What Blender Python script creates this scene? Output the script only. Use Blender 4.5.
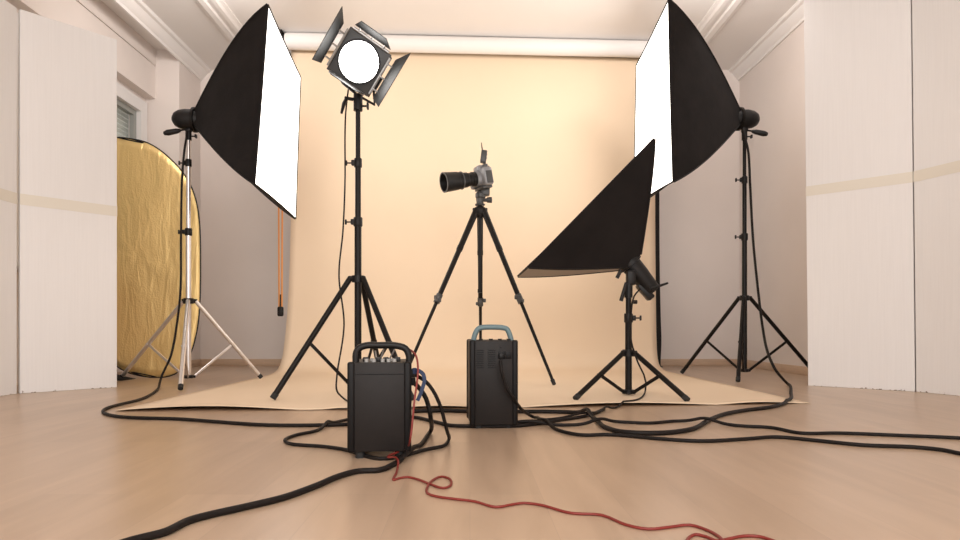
import bpy, bmesh, math, random
from mathutils import Vector, Matrix, noise
V = Vector
random.seed(7)
sc = bpy.context.scene
COL = sc.collection
for o in list(bpy.data.objects): bpy.data.objects.remove(o)

# ------------------------------------------------------------------ camera, world, light, exposure
H = 0.445            # lens height above the floor
FPX, CX, CY = 640.0, 470.0, 328.0
cd = bpy.data.cameras.new('camera'); cam = bpy.data.objects.new('camera', cd); COL.objects.link(cam)
cam.location = (0, 0, H); cam.rotation_euler = (math.radians(90), 0, 0)
cd.sensor_width = 36; cd.lens = FPX / 960 * 36
cd.shift_x = (480 - CX) / 960; cd.shift_y = (CY - 270) / 960
sc.camera = cam

w = bpy.data.worlds.new('world'); sc.world = w; w.use_nodes = True
w.node_tree.nodes['Background'].inputs[0].default_value = (1.0, 0.975, 0.955, 1)
w.node_tree.nodes['Background'].inputs[1].default_value = 1.1

def area(name, loc, target, sx, sy, power, color):
    l = bpy.data.lights.new(name, 'AREA'); l.shape = 'RECTANGLE'; l.size = sx; l.size_y = sy
    l.energy = power; l.color = color
    o = bpy.data.objects.new(name, l); COL.objects.link(o); o.location = loc
    o.rotation_euler = (V(target) - V(loc)).to_track_quat('-Z', 'Y').to_euler()
    return o
area('daylight_behind_camera', (0.2, -2.3, 2.2), (0, 5, 1.6), 4.5, 2.4, 110, (1.0, 0.96, 0.93))
area('added_fill_left', (-2.1, 5.2, 3.22), (-2.9, 7.4, 1.7), .6, .3, 12, (1.0, 0.94, 0.90))  # added fill, no fixture here: brightens the left back corner
area('added_fill_right', (2.1, 5.2, 3.22), (2.9, 7.4, 1.7), .6, .3, 12, (1.0, 0.94, 0.90))  # its added twin for the right back corner
sc.view_settings.view_transform = 'Standard'; sc.view_settings.look = 'None'
sc.view_settings.gamma = 1; sc.view_settings.use_curve_mapping = False
sc.view_settings.exposure = 0.42
SOFT = 2.9; SOFT_LOW = 1.3; SPOT = 9.0

# ------------------------------------------------------------------ helpers
def P(px, py, d):                      # point of the place at depth d seen at a pixel of the photo
    return V(((px - CX) / FPX * d, d, H + (CY - py) / FPX * d))
def F(px, py, z=0.0):                  # point at height z seen at a pixel
    d = FPX * (H - z) / (py - CY)
    return V(((px - CX) / FPX * d, d, z))

def frame(axis, up=(0, 0, 1)):
    a = V(axis).normalized(); u = V(up)
    if abs(a.dot(u)) > .98: u = V((1, 0, 0))
    x = u.cross(a).normalized(); y = a.cross(x).normalized()
    return x, y, a

class MB:
    def __init__(s): s.bm = bmesh.new()
    def _merge(s, t, M=None):
        if M is not None: t.transform(M)
        me = bpy.data.meshes.new('t'); t.to_mesh(me); t.free(); s.bm.from_mesh(me); bpy.data.meshes.remove(me)
    def box(s, c, size, axes=None, bev=0.0, seg=2, taper=None):
        t = bmesh.new(); bmesh.ops.create_cube(t, size=1)
        for v in t.verts:
            v.co = V((v.co.x * size[0], v.co.y * size[1], v.co.z * size[2]))
            if taper and v.co.z > 0: v.co.x *= taper[0]; v.co.y *= taper[1]
        if bev: bmesh.ops.bevel(t, geom=list(t.edges), offset=bev, segments=seg, affect='EDGES', profile=.5)
        M = Matrix.Translation(V(c))
        if axes:
            R = Matrix((axes[0], axes[1], axes[2])).transposed().to_4x4(); M = M @ R
        s._merge(t, M); return s
    def lathe(s, prof, o, axis, n=20, up=(0, 0, 1)):
        x, y, a = frame(axis, up); o = V(o); rings = []
        for (t, r) in prof:
            if r < 1e-6: rings.append([s.bm.verts.new(o + a * t)])
            else: rings.append([s.bm.verts.new(o + a * t + x * (r * math.cos(k * 2 * math.pi / n)) + y * (r * math.sin(k * 2 * math.pi / n))) for k in range(n)])
        for A, B in zip(rings, rings[1:]):
            for k in range(n):
                k2 = (k + 1) % n
                if len(A) == 1 and len(B) == 1: continue
                if len(A) == 1: s.bm.faces.new((A[0], B[k2], B[k]))
                elif len(B) == 1: s.bm.faces.new((A[k], A[k2], B[0]))
                else: s.bm.faces.new((A[k], A[k2], B[k2], B[k]))
        return s
    def cyl(s, p0, p1, r0, r1=None, n=16):
        p0, p1 = V(p0), V(p1); L = (p1 - p0).length; r1 = r0 if r1 is None else r1
        return s.lathe([(0, 0), (0, r0), (L, r1), (L, 0)], p0, p1 - p0, n)
    def pipe(s, p0, p1, r0, r1, n=24):            # hollow short ring
        p0, p1 = V(p0), V(p1); L = (p1 - p0).length
        return s.lathe([(0, r1), (0, r0), (L, r0), (L, r1), (0, r1)], p0, p1 - p0, n)
    def tube(s, pts, r, n=8):
        pts = [V(p) for p in pts]; m = len(pts); rings = []
        T = [(pts[min(i + 1, m - 1)] - pts[max(i - 1, 0)]).normalized() for i in range(m)]
        x = frame(T[0])[0]
        for i in range(m):
            x = (x - T[i] * x.dot(T[i]))
            x = x.normalized() if x.length > 1e-5 else frame(T[i])[0]
            y = T[i].cross(x); rr = r[i] if isinstance(r, list) else r
            rings.append([s.bm.verts.new(pts[i] + x * (rr * math.cos(k * 2 * math.pi / n)) + y * (rr * math.sin(k * 2 * math.pi / n))) for k in range(n)])
        for A, B in zip(rings, rings[1:]):
            for k in range(n): s.bm.faces.new((A[k], A[(k + 1) % n], B[(k + 1) % n], B[k]))
        s.bm.faces.new(rings[0][::-1]); s.bm.faces.new(rings[-1]); return s
    def grid(s, rows, closed=False):
        R = [[s.bm.verts.new(V(p)) for p in row] for row in rows]
        for A, B in zip(R, R[1:]):
            m = len(A)
            for k in range(m if closed else m - 1): s.bm.faces.new((A[k], A[(k + 1) % m], B[(k + 1) % m], B[k]))
        return R
    def prism(s, prof, y0, y1):                    # (x,z) outline drawn along y
        A = [s.bm.verts.new((x, y0, z)) for x, z in prof]; B = [s.bm.verts.new((x, y1, z)) for x, z in prof]
        n = len(prof)
        for k in range(n): s.bm.faces.new((A[k], A[(k + 1) % n], B[(k + 1) % n], B[k]))
        s.bm.faces.new(A[::-1]); s.bm.faces.new(B); return s
    def slab(s, pts, thick):                       # planar outline given a thickness vector
        A = [s.bm.verts.new(V(p)) for p in pts]; B = [s.bm.verts.new(V(p) + V(thick)) for p in pts]; n = len(pts)
        for k in range(n): s.bm.faces.new((A[k], A[(k + 1) % n], B[(k + 1) % n], B[k]))
        s.bm.faces.new(A[::-1]); s.bm.faces.new(B); return s
    def build(s, name, m, parent=None, ang=35, flat=False):
        bmesh.ops.recalc_face_normals(s.bm, faces=list(s.bm.faces))
        me = bpy.data.meshes.new(name)
        if parent is not None:                     # bring to the parent's frame (parents are unrotated)
            p = parent; off = V((0, 0, 0))
            while p is not None: off += p.location; p = p.parent
            for v in s.bm.verts: v.co -= off
        s.bm.to_mesh(me); s.bm.free()
        if not flat:
            me.shade_smooth(); me.set_sharp_from_angle(angle=math.radians(ang))
        me.materials.append(m)
        o = bpy.data.objects.new(name, me); COL.objects.link(o)
        if parent is not None: o.parent = parent
        return o

def thing(name, label, cat, loc=(0, 0, 0), group=None):
    o = bpy.data.objects.new(name, None); COL.objects.link(o); o.location = loc; o.empty_display_size = .1
    o['label'] = label; o['category'] = cat
    if group: o['group'] = group
    return o
def tag(o, label, cat, group=None):
    o['label'] = label; o['category'] = cat
    if group: o['group'] = group
    return o
def struct(o): o['kind'] = 'structure'; return o

def spline(pts, step=.02):
    pts = [V(p) for p in pts]; out = []
    q = [pts[0] * 2 - pts[1]] + pts + [pts[-1] * 2 - pts[-2]]
    for i in range(1, len(q) - 2):
        p0, p1, p2, p3 = q[i - 1:i + 3]; n = max(3, int((p2 - p1).length / step))
        # centripetal-like tangents keep uneven spacing from overshooting
        d0, d1, d2 = [max((b - a).length, 1e-4) ** .5 for a, b in ((p0, p1), (p1, p2), (p2, p3))]
        m1 = (p2 - p1) + ((p1 - p0) / d0 - (p2 - p0) / (d0 + d1)) * d1
        m2 = (p2 - p1) + ((p3 - p2) / d2 - (p3 - p1) / (d1 + d2)) * d1
        for k in range(n):
            t = k / n
            out.append((2*t**3 - 3*t*t + 1) * p1 + (t**3 - 2*t*t + t) * m1 + (-2*t**3 + 3*t*t) * p2 + (t**3 - t*t) * m2)
    out.append(pts[-1]); return out

# ------------------------------------------------------------------ materials
def mat(name, color, rough=.5, metal=0., var=0.0, vscale=8., bump=0., bscale=60., stretch=(1, 1, 1), spec=.5, sheen=0., emit=None):
    m = bpy.data.materials.new(name); m.use_nodes = True
    nt = m.node_tree; b = nt.nodes['Principled BSDF']
    b.inputs['Base Color'].default_value = (*color, 1); b.inputs['Roughness'].default_value = rough
    b.inputs['Metallic'].default_value = metal; b.inputs['Specular IOR Level'].default_value = spec
    if sheen: b.inputs['Sheen Weight'].default_value = sheen
    tc = nt.nodes.new('ShaderNodeTexCoord'); mp = nt.nodes.new('ShaderNodeMapping'); mp.inputs['Scale'].default_value = stretch
    nt.links.new(tc.outputs['Object'], mp.inputs[0])
    if var:
        n = nt.nodes.new('ShaderNodeTexNoise'); n.inputs['Scale'].default_value = vscale; n.inputs['Detail'].default_value = 4
        r = nt.nodes.new('ShaderNodeValToRGB'); r.color_ramp.elements[0].position = .3; r.color_ramp.elements[1].position = .7
        r.color_ramp.elements[0].color = (*[c * (1 - var) for c in color], 1); r.color_ramp.elements[1].color = (*[min(1, c * (1 + var)) for c in color], 1)
        nt.links.new(mp.outputs[0], n.inputs[0]); nt.links.new(n.outputs[0], r.inputs[0]); nt.links.new(r.outputs[0], b.inputs['Base Color'])
    if bump:
        n = nt.nodes.new('ShaderNodeTexNoise'); n.inputs['Scale'].default_value = bscale; n.inputs['Detail'].default_value = 5
        bp = nt.nodes.new('ShaderNodeBump'); bp.inputs['Strength'].default_value = bump; bp.inputs['Distance'].default_value = .01
        nt.links.new(mp.outputs[0], n.inputs[0]); nt.links.new(n.outputs[0], bp.inputs['Height']); nt.links.new(bp.outputs[0], b.inputs['Normal'])
    if emit:
        b.inputs['Emission Color'].default_value = (*emit[0], 1); b.inputs['Emission Strength'].default_value = emit[1]
    return m

M_wall = mat('plaster', (.80, .725, .68), .85, var=.02, vscale=2, bump=.05, bscale=120)
M_ceil = mat('ceiling_paint', (.86, .83, .81), .9, var=.015, vscale=1.5)
M_mould = mat('moulding_paint', (.88, .85, .83), .6)
M_base = mat('baseboard_wood', (.62, .45, .32), .5, var=.08, vscale=6, stretch=(1, 1, 8))
M_black = mat('black_plastic', (.009, .008, .008), .45, spec=.3)
M_pole = mat('black_metal', (.009, .007, .006), .4, spec=.2)
M_fabric = mat('black_fabric', (.013, .0105, .010), .85, var=.2, vscale=5, bump=.25, bscale=14, sheen=.03, spec=.15)
M_floor_bounce = mat('floor_bounce_grey', (.25, .22, .2), .7)  # lighter tone stands in for floor light on the small softbox underside
M_chrome = mat('satin_chrome', (.78, .74, .72), .28, metal=.85)
M_steel = mat('grey_steel', (.42, .41, .4), .35, metal=.8)
M_foot = mat('rubber', (.02, .02, .02), .8)
M_pack = mat('pack_panel', (.014, .011, .010), .5, spec=.25, var=.08, vscale=30)
M_rail = mat('pack_rail', (.005, .004, .004), .45, spec=.2)
M_teal = mat('teal_handle', (.13, .20, .22), .45)
M_blue = mat('blue_strap', (.025, .045, .11), .6)
M_cable = mat('cable_rubber', (.011, .008, .007), .55, spec=.2)
M_red = mat('red_cord', (.21, .022, .016), .45)
M_chain = mat('orange_beads', (.80, .33, .08), .4)
M_silver = mat('camera_silver', (.26, .26, .27), .38, metal=.3, var=.05, vscale=30)
M_dgrey = mat('dark_grey', (.05, .05, .05), .4)
M_trim = mat('lens_ring_metal', (.12, .12, .12), .4, metal=.4)
M_knob = mat('pale_knobs', (.36, .35, .33), .4)
M_blackpaper = mat('black_paper', (.012, .010, .010), .9)
M_tape = mat('masking_tape', (.78, .73, .64), .6)
M_soft = mat('diffuser', (.9, .9, .9), .7, emit=((1, .955, .90), SOFT))
M_soft_low = mat('diffuser_dim', (.9, .9, .9), .7, emit=((1, .955, .90), SOFT_LOW))
M_lens = mat('lit_lens', (.9, .9, .9), .4, emit=((1, .97, .93), SPOT))
M_door = mat('barn_door_metal', (.012, .0125, .0125), .55, var=.15, vscale=12, spec=.35)

def foam():
    m = mat('foam_board', (.83, .80, .785), .8, spec=.2)
    nt = m.node_tree; b = nt.nodes['Principled BSDF']
    tc = nt.nodes['Texture Coordinate']; mp = nt.nodes.new('ShaderNodeMapping'); mp.inputs['Scale'].default_value = (90, 90, 2.5)
    n = nt.nodes.new('ShaderNodeTexNoise'); n.inputs['Scale'].default_value = 1; n.inputs['Detail'].default_value = 6
    nt.links.new(tc.outputs['Object'], mp.inputs[0]); nt.links.new(mp.outputs[0], n.inputs[0])
    r = nt.nodes.new('ShaderNodeValToRGB'); r.color_ramp.elements[0].position = .3; r.color_ramp.elements[1].position = .65
    r.color_ramp.elements[0].color = (.83, .81, .80, 1); r.color_ramp.elements[1].color = (.855, .835, .825, 1)
    nt.links.new(n.outputs[0], r.inputs[0])
    # dirt specks near the foot of the board
    vo = nt.nodes.new('ShaderNodeTexNoise'); vo.inputs['Scale'].default_value = 38; vo.inputs['Detail'].default_value = 3
    nt.links.new(tc.outputs['Object'], vo.inputs[0])
    sx = nt.nodes.new('ShaderNodeSeparateXYZ'); nt.links.new(tc.outputs['Object'], sx.inputs[0])
    mr = nt.nodes.new('ShaderNodeMapRange'); mr.inputs[1].default_value = 0; mr.inputs[2].default_value = .045; mr.inputs[3].default_value = .16; mr.inputs[4].default_value = -.3
    nt.links.new(sx.outputs[2], mr.inputs[0])
    ad = nt.nodes.new('ShaderNodeMath'); ad.operation = 'ADD'; nt.links.new(vo.outputs[0], ad.inputs[0]); nt.links.new(mr.outputs[0], ad.inputs[1])
    rr = nt.nodes.new('ShaderNodeValToRGB'); rr.color_ramp.elements[0].position = .68; rr.color_ramp.elements[1].position = .76
    rr.color_ramp.elements[0].color = (0, 0, 0, 1); rr.color_ramp.elements[1].color = (1, 1, 1, 1)
    nt.links.new(ad.outputs[0], rr.inputs[0])
    mx = nt.nodes.new('ShaderNodeMix'); mx.data_type = 'RGBA'; mx.inputs[7].default_value = (.30, .24, .2, 1)
    nt.links.new(rr.outputs[0], mx.inputs[0]); nt.links.new(r.outputs[0], mx.inputs[6]); nt.links.new(mx.outputs[2], b.inputs['Base Color'])
    bp = nt.nodes.new('ShaderNodeBump'); bp.inputs['Strength'].default_value = .08; bp.inputs['Distance'].default_value = .002
    nt.links.new(n.outputs[0], bp.inputs['Height']); nt.links.new(bp.outputs[0], b.inputs['Normal'])
    return m
M_foam = foam()

def wood_floor():
    m = mat('laminate', (.5, .4, .3), .3, spec=.5)
    nt = m.node_tree; b = nt.nodes['Principled BSDF']; L = nt.links.new
    tc = nt.nodes['Texture Coordinate']
    rot = nt.nodes.new('ShaderNodeMapping'); rot.inputs['Rotation'].default_value = (0, 0, math.radians(90)); L(tc.outputs['Object'], rot.inputs[0])
    br = nt.nodes.new('ShaderNodeTexBrick'); br.offset = .37; br.inputs['Scale'].default_value = 1
    br.inputs['Brick Width'].default_value = 1.25; br.inputs['Row Height'].default_value = .19
    br.inputs['Mortar Size'].default_value = .0009; br.inputs['Mortar Smooth'].default_value = .3; br.inputs['Bias'].default_value = 0
    br.inputs['Color1'].default_value = (.47, .335, .232, 1); br.inputs['Color2'].default_value = (.525, .38, .268, 1); br.inputs['Mortar'].default_value = (.43, .31, .225, 1)
    L(rot.outputs[0], br.inputs[0])
    g = nt.nodes.new('ShaderNodeMapping'); g.inputs['Scale'].default_value = (14, 1.6, 1); L(tc.outputs['Object'], g.inputs[0])
    n = nt.nodes.new('ShaderNodeTexNoise'); n.inputs['Scale'].default_value = 1; n.inputs['Detail'].default_value = 7; n.inputs['Distortion'].default_value = .6; L(g.outputs[0], n.inputs[0])
    r = nt.nodes.new('ShaderNodeValToRGB'); r.color_ramp.elements[0].position = .3; r.color_ramp.elements[0].color = (.90, .885, .87, 1)
    r.color_ramp.elements[1].position = .7; r.color_ramp.elements[1].color = (1.05, 1.05, 1.05, 1); L(n.outputs[0], r.inputs[0])
    mx = nt.nodes.new('ShaderNodeMix'); mx.data_type = 'RGBA'; mx.blend_type = 'MULTIPLY'; mx.inputs[0].default_value = 1
    L(br.outputs[0], mx.inputs[6]); L(r.outputs[0], mx.inputs[7]); L(mx.outputs[2], b.inputs['Base Color'])
    bp = nt.nodes.new('ShaderNodeBump'); bp.inputs['Strength'].default_value = .06; bp.inputs['Distance'].default_value = .002
    L(n.outputs[0], bp.inputs['Height']); L(bp.outputs[0], b.inputs['Normal'])
    return m
M_floor = wood_floor()
M_paper = mat('beige_paper', (.86, .69, .51), .85, var=.012, vscale=2, spec=.2)

def gold():
    m = mat('gold_foil', (.95, .70, .31), .45, metal=.65)
    nt = m.node_tree; b = nt.nodes['Principled BSDF']; L = nt.links.new; tc = nt.nodes['Texture Coordinate']
    mp = nt.nodes.new('ShaderNodeMapping'); mp.inputs['Scale'].default_value = (7, 7, 1.6); mp.inputs['Rotation'].default_value = (0, .2, 0); L(tc.outputs['Object'], mp.inputs[0])
    n = nt.nodes.new('ShaderNodeTexNoise'); n.inputs['Scale'].default_value = 1.6; n.inputs['Detail'].default_value = 3; n.inputs['Distortion'].default_value = .8; L(mp.outputs[0], n.inputs[0])
    n2 = nt.nodes.new('ShaderNodeTexNoise'); n2.inputs['Scale'].default_value = 75; n2.inputs['Detail'].default_value = 4; L(tc.outputs['Object'], n2.inputs[0])
    b1 = nt.nodes.new('ShaderNodeBump'); b1.inputs['Strength'].default_value = .3; b1.inputs['Distance'].default_value = .05
    b2 = nt.nodes.new('ShaderNodeBump'); b2.inputs['Strength'].default_value = .3; b2.inputs['Distance'].default_value = .01
    L(n.outputs[0], b1.inputs['Height']); L(n2.outputs[0], b2.inputs['Height']); L(b1.outputs[0], b2.inputs['Normal']); L(b2.outputs[0], b.inputs['Normal'])
    return m
M_gold = gold()
def glass():
    m = mat('window_glass', (.75, .8, .78), .05); b = m.node_tree.nodes['Principled BSDF']
    b.inputs['Alpha'].default_value = .12; return m
M_glass = glass()
M_shutter = mat('shutter_slats', (.62, .66, .60), .6)
M_frame = mat('window_frame_paint', (.80, .78, .77), .5)
M_gframe = mat('grey_sash', (.33, .34, .32), .5)

# ------------------------------------------------------------------ room shell
ZC = 3.49; XW = 3.18; YB = 7.55; Y0 = -2.6; XR = 3.55
struct(MB().box((0, (YB + Y0) / 2, -.05), (7.6, YB - Y0 + .4, .1)).build('floor', M_floor, flat=True))
struct(MB().box((0, (YB + Y0) / 2, ZC + .05), (7.6, YB - Y0 + .4, .1)).build('ceiling', M_ceil, flat=True))
struct(MB().box((0, YB + .1, ZC / 2), (7.6, .2, ZC)).build('wall_back', M_wall, flat=True))
# left wall: pier at the back, window bay in front of it
wl = MB(); wl.box((-XW - .31, (7.0 + YB) / 2, ZC / 2), (.62, YB - 7.0, ZC))
WY0, WY1, WZ0, WZ1 = 4.9, 6.93, .95, 2.86
wl.box((-XR - .125, (Y0 + WY0) / 2, ZC / 2), (.25, WY0 - Y0, ZC))
wl.box((-XR - .125, (WY1 + 7.0) / 2, ZC / 2), (.25, 7.0 - WY1, ZC))
wl.box((-XR - .125, (WY0 + WY1) / 2, WZ0 / 2), (.25, WY1 - WY0, WZ0))
wl.box((-XR - .125, (WY0 + WY1) / 2, (WZ1 + ZC) / 2), (.25, WY1 - WY0, ZC - WZ1))
struct(wl.build('wall_left', M_wall, flat=True))
wr = MB(); wr.box((XW + .31, (4.75 + YB) / 2, ZC / 2), (.62, YB - 4.75, ZC)); wr.box((XR + .125, (Y0 + 4.75) / 2, ZC / 2), (.25, 4.75 - Y0, ZC))
struct(wr.build('wall_right', M_wall, flat=True))
# window in the left bay
wn = bpy.data.objects.new('window_1', None); COL.objects.link(wn); wn.location = (-XR, (WY0 + WY1) / 2, WZ0); struct(wn)
def ring_yz(mb, x, dx, y0, y1, z0, z1, t):
    mb.box((x, (y0 + y1) / 2, z0 + t / 2), (dx, y1 - y0, t)); mb.box((x, (y0 + y1) / 2, z1 - t / 2), (dx, y1 - y0, t))
    mb.box((x, y0 + t / 2, (z0 + z1) / 2), (dx, t, z1 - z0 - 2 * t)); mb.box((x, y1 - t / 2, (z0 + z1) / 2), (dx, t, z1 - z0 - 2 * t))
m = MB(); ring_yz(m, -XR + .0, .08, WY0 - .03, WY1 + .03, WZ0 - .03, WZ1 + .03, .13); m.box((-XR, 5.95, (WZ0 + WZ1) / 2), (.08, .1, WZ1 - WZ0 - .2)); m.build('window_frame', M_frame, wn)
for a, b_ in ((WY0 + .1, 5.9), (6.0, WY1 - .1)):
    m = MB(); ring_yz(m, -XR - .03, .04, a, b_, WZ0 + .1, WZ1 - .1, .055); s_ = m.build('sash', M_gframe, wn)
    MB().box((-XR - .05, (a + b_) / 2, (WZ0 + WZ1) / 2), (.006, b_ - a - .09, WZ1 - WZ0 - .3)).build('pane', M_glass, s_)
m = MB()
for k in range(38):
    m.box((-XR - .15, (WY0 + WY1) / 2, WZ0 + .02 + k * .05), (.012, WY1 - WY0 - .01, .046), bev=.004, seg=1)
m.build('roller_shutter', M_shutter, wn)
MB().box((-XR + .09, (WY0 + WY1) / 2, WZ0 - .05), (.2, WY1 - WY0 + .1, .035), bev=.006).build('window_sill', M_frame, wn)
# boxed pelmet over the window
m = MB(); m.box((-3.49, (Y0 + 7.0) / 2, (3.31 + ZC) / 2), (.12, 7.0 - Y0, ZC - 3.31)); m.box((-3.495, (Y0 + 7.0) / 2, (2.95 + 3.305) / 2), (.11, 7.0 - Y0, .355))
struct(m.build('trim_1', M_wall, flat=True))
# cornices and ceiling frame
def cornice(sgn):
    x = sgn * XW; prof = [(0, -.13), (.022, -.13), (.03, -.105), (.05, -.09), (.075, -.06), (.09, -.035), (.12, -.03), (.13, -.012), (.13, 0), (0, 0)]
    return [(x - sgn * a, ZC + b) for a, b in prof]
struct(MB().prism(cornice(-1), Y0, YB).build('trim_2', M_mould, ang=20))
struct(MB().prism(cornice(1), Y0, YB).build('trim_3', M_mould, ang=20))
def rail(sgn):
    a, b = 2.29, 2.54
    pr = [(a, 0), (a, -.012), (a + .03, -.022), (a + .05, -.04), (a + .09, -.042), (a + .10, -.026), (a + .14, -.026), (a + .15, -.045), (b - .05, -.048), (b - .02, -.03), (b, -.022), (b, 0)]
    return [(sgn * x, ZC + z) for x, z in pr]
struct(MB().prism(rail(-1), Y0, 7.0).build('trim_4', M_mould, ang=20))
struct(MB().prism(rail(1), Y0, 7.0).build('trim_5', M_mould, ang=20))
m = MB(); m.box((0, 7.12, ZC - .012), (5.08, .22, .024), bev=.006); m.box((0, 7.12, ZC - .035), (5.0, .1, .024), bev=.008); struct(m.build('trim_6', M_mould))
# baseboards
struct(MB().box((0, YB - .009, .04), (2 * XW, .018, .08), bev=.004).build('baseboard_back', M_base))
struct(MB().box((XW - .009, (4.75 + YB) / 2, .04), (.018, YB - 4.75 - .04, .08), bev=.004).build('baseboard_right', M_base))
struct(MB().box((-XW + .009, (7.02 + YB) / 2, .04), (.018, YB - 7.06, .08), bev=.004).build('baseboard_left', M_base))

# ------------------------------------------------------------------ backdrop
bd = thing('backdrop_roller', 'beige paper backdrop sweeping from ceiling roller onto the floor', 'backdrop', (0, 6.7, 0))
PROF = [(6.70, 3.36), (6.70, 3.0), (6.695, 2.4), (6.69, 1.8), (6.67, 1.3), (6.64, .95), (6.60, .68), (6.55, .45), (6.49, .27), (6.42, .14), (6.33, .06), (6.2, .02), (6.05, .007), (5.8, .004)]
rows = []
NX = 60
sp = spline([V((0, y, z)) for y, z in PROF], .05)
def edge_y(u): return 3.40 + .36 * u - .05 * math.sin(u * math.pi)
def lift(u, x):                      # the front edge of the paper rises in shallow waves
    px = 150 + u * 640
    w = 0
    for c, hw, a in ((225, 82, .016), (350, 22, .006), (430, 48, .010), (600, 92, .013), (738, 40, .008)):
        d = abs(px - c) / hw
        if d < 1: w += 1.5 * a * math.cos(d * math.pi / 2)
    return w
for p in sp:
    f = max(0, min(1, (3.4 - p.z) / 3.4)); xr = 2.0
    rows.append([V((-1.87 - .02 * f ** 3 + (xr + 1.87 + .02 * f ** 3) * k / NX, p.y + k / NX * (.22 + .24 * f ** 6), p.z)) for k in range(NX + 1)])
NY = 40
for j in range(1, NY + 1):
    t = j / NY; row = []
    for k in range(NX + 1):
        u = k / NX; x = -1.89 + 3.89 * u; ye = edge_y(u); y5 = 5.8 + .46 * u; y = y5 + (ye - y5) * t
        z = .004 + lift(u, x) * max(0, (t - .78) / .22) ** 2
        row.append(V((x, y, z)))
    rows.append(row)
PAPER_ROWS = rows
m = MB(); m.grid(rows); pp = m.build('paper_sheet', M_paper, bd, ang=60)
sol = pp.modifiers.new('thickness', 'SOLIDIFY'); sol.thickness = .0015; sol.offset = 0
MB().lathe([(0, 0), (0, .03), (0, .075), (.02, .083), (3.91, .083), (3.93, .075), (3.93, .03), (3.93, 0)], (-1.90, 6.60, ZC - .088), (1, .05, 0), 32).build('roller_tube', M_mould, bd)
for sx in (-1.96, 2.08):
    m = MB(); oy = 0 if sx < 0 else .19; m.box((sx, 6.64, ZC - .012), (.09, .24, .02), bev=.004); m.box((sx - .0, 6.64, ZC - .11), (.02, .20, .20), bev=.006)
    m.box((sx + (.03 if sx < 0 else -.03), 6.54, ZC - .195), (.09, .04, .03), bev=.006); m.cyl((sx - .035, 6.615, ZC - .09), (sx + .035, 6.615, ZC - .09), .05)
    m.bm.transform(Matrix.Translation((0, oy, 0))); m.build('bracket', M_pole, bd)
# bead chain
m = MB(); xa = -1.975
xc = (280.5 - CX) / FPX * 6.56
for s_ in (-1, 1):
    m.tube([(xc + s_ * .018, 6.56, ZC - .1), (xc + s_ * .018, 6.56, 1.6), (xc + s_ * .014, 6.56, .66)], .0085, 6)
ch = m.build('pull_chain', M_chain, bd)
ch['label'] = 'orange bead pull chain with black weight'
m = MB(); m.box((xc, 6.56, .615), (.06, .045, .10), bev=.016, seg=3); m.cyl((xc, 6.56, .66), (xc, 6.56, .79), .011, .007); m.build('chain_weight', M_black, ch)
# black paper behind
bb = thing('black_backdrop', 'black paper backdrop peeking out behind the right edge of the beige paper', 'backdrop', (0, 6.8, 0))
m = MB(); sp2 = spline([V((0, y, z)) for y, z in ((6.80, 3.2), (6.80, 2.0), (6.79, 1.2), (6.76, .7), (6.72, .35), (6.67, .16), (6.6, .05), (6.5, .03))], .06)
m.grid([[V((-1.6 + (3.69 - .06 * max(0, (.4 - p.z) / .4) ** 2) * k / 6, p.y, p.z)) for k in range(7)] for p in sp2])
for v in m.bm.verts: v.co.y += .26 * (v.co.x + 1.6) / 3.6
o = m.build('paper_sheet', M_blackpaper, bb, ang=60); sol = o.modifiers.new('thickness', 'SOLIDIFY'); sol.thickness = .003
m = MB(); m.cyl((-1.8, 6.93, ZC - .25), (2.12, 6.93, ZC - .25), .045, n=24); m.grid([[(-1.6, 6.8, 3.2), (2.09, 6.8, 3.2)], [(-1.6, 6.9, 3.285), (2.09, 6.9, 3.285)]])
for sx in (-1.83, 2.13): m.box((sx, 6.93, ZC - .14), (.02, .1, .28))
for v in m.bm.verts: v.co.y += .26 * (v.co.x + 1.6) / 3.6
m.build('core_tube', M_blackpaper, bb)

# ------------------------------------------------------------------ foam boards
def board(a, b, h, tz, label, lean=0., th=.04, side=1):
    a, b = V(a), V(b); d = (b - a).normalized(); n = V((d.y, -d.x, 0)) * side     # n faces away from the camera side
    r = thing('foam_board', label, 'board', ((a.x + b.x) / 2, (a.y + b.y) / 2, 0), 'tall white foam boards flanking the set')
    L = (b - a).length; c = (a + b) / 2 + n * th / 2
    m = MB(); m.box((0, 0, 0), (L, th, h), bev=.003, seg=1)
    m.bm.transform(Matrix.Translation(c + V((0, 0, h / 2))) @ Matrix((d, V((-d.y, d.x, 0)), V((0, 0, 1)))).transposed().to_4x4())
    if lean:
        for v in m.bm.verts: v.co.x += lean * v.co.z
    m.build('panel', M_foam, r, flat=True)
    m = MB(); m.box((0, 0, 0), (L + .002, .002, .075))
    m.bm.transform(Matrix.Translation(c - n * (th / 2 + .0012) + V((0, 0, tz))) @ Matrix((d, V((-d.y, d.x, 0)), V((0, 0, 1)))).transposed().to_4x4())
    if lean:
        for v in m.bm.verts: v.co.x += lean * v.co.z
    m.build('tape_strip', M_tape, r, flat=True)
A0 = F(117, 387.3); A1 = F(20, 393.6)
board(A1, A0, 2.61, 1.32, 'white foam board on the left, its edge covering part of the gold reflector', side=-1)
board((A1.x - .012, A1.y - 1.2, 0), (A1.x - .012, A1.y - .012, 0), 2.61, 1.32, 'white foam board cut off by the left edge of the photo', side=-1)
C0 = F(808, 385.6); C1 = F(915, 391.7)
board(C0, C1, 3.1, 1.50, 'white foam board on the right, beside the tall black light stand', lean=-.011, side=-1)
D1 = F(975, 396)
board(C1 + V((.003, -.006, 0)), V((3.42, 3.5, 0)), 3.1, 1.50, 'white foam board cut off by the right edge of the photo', lean=-.011, side=-1)

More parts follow.
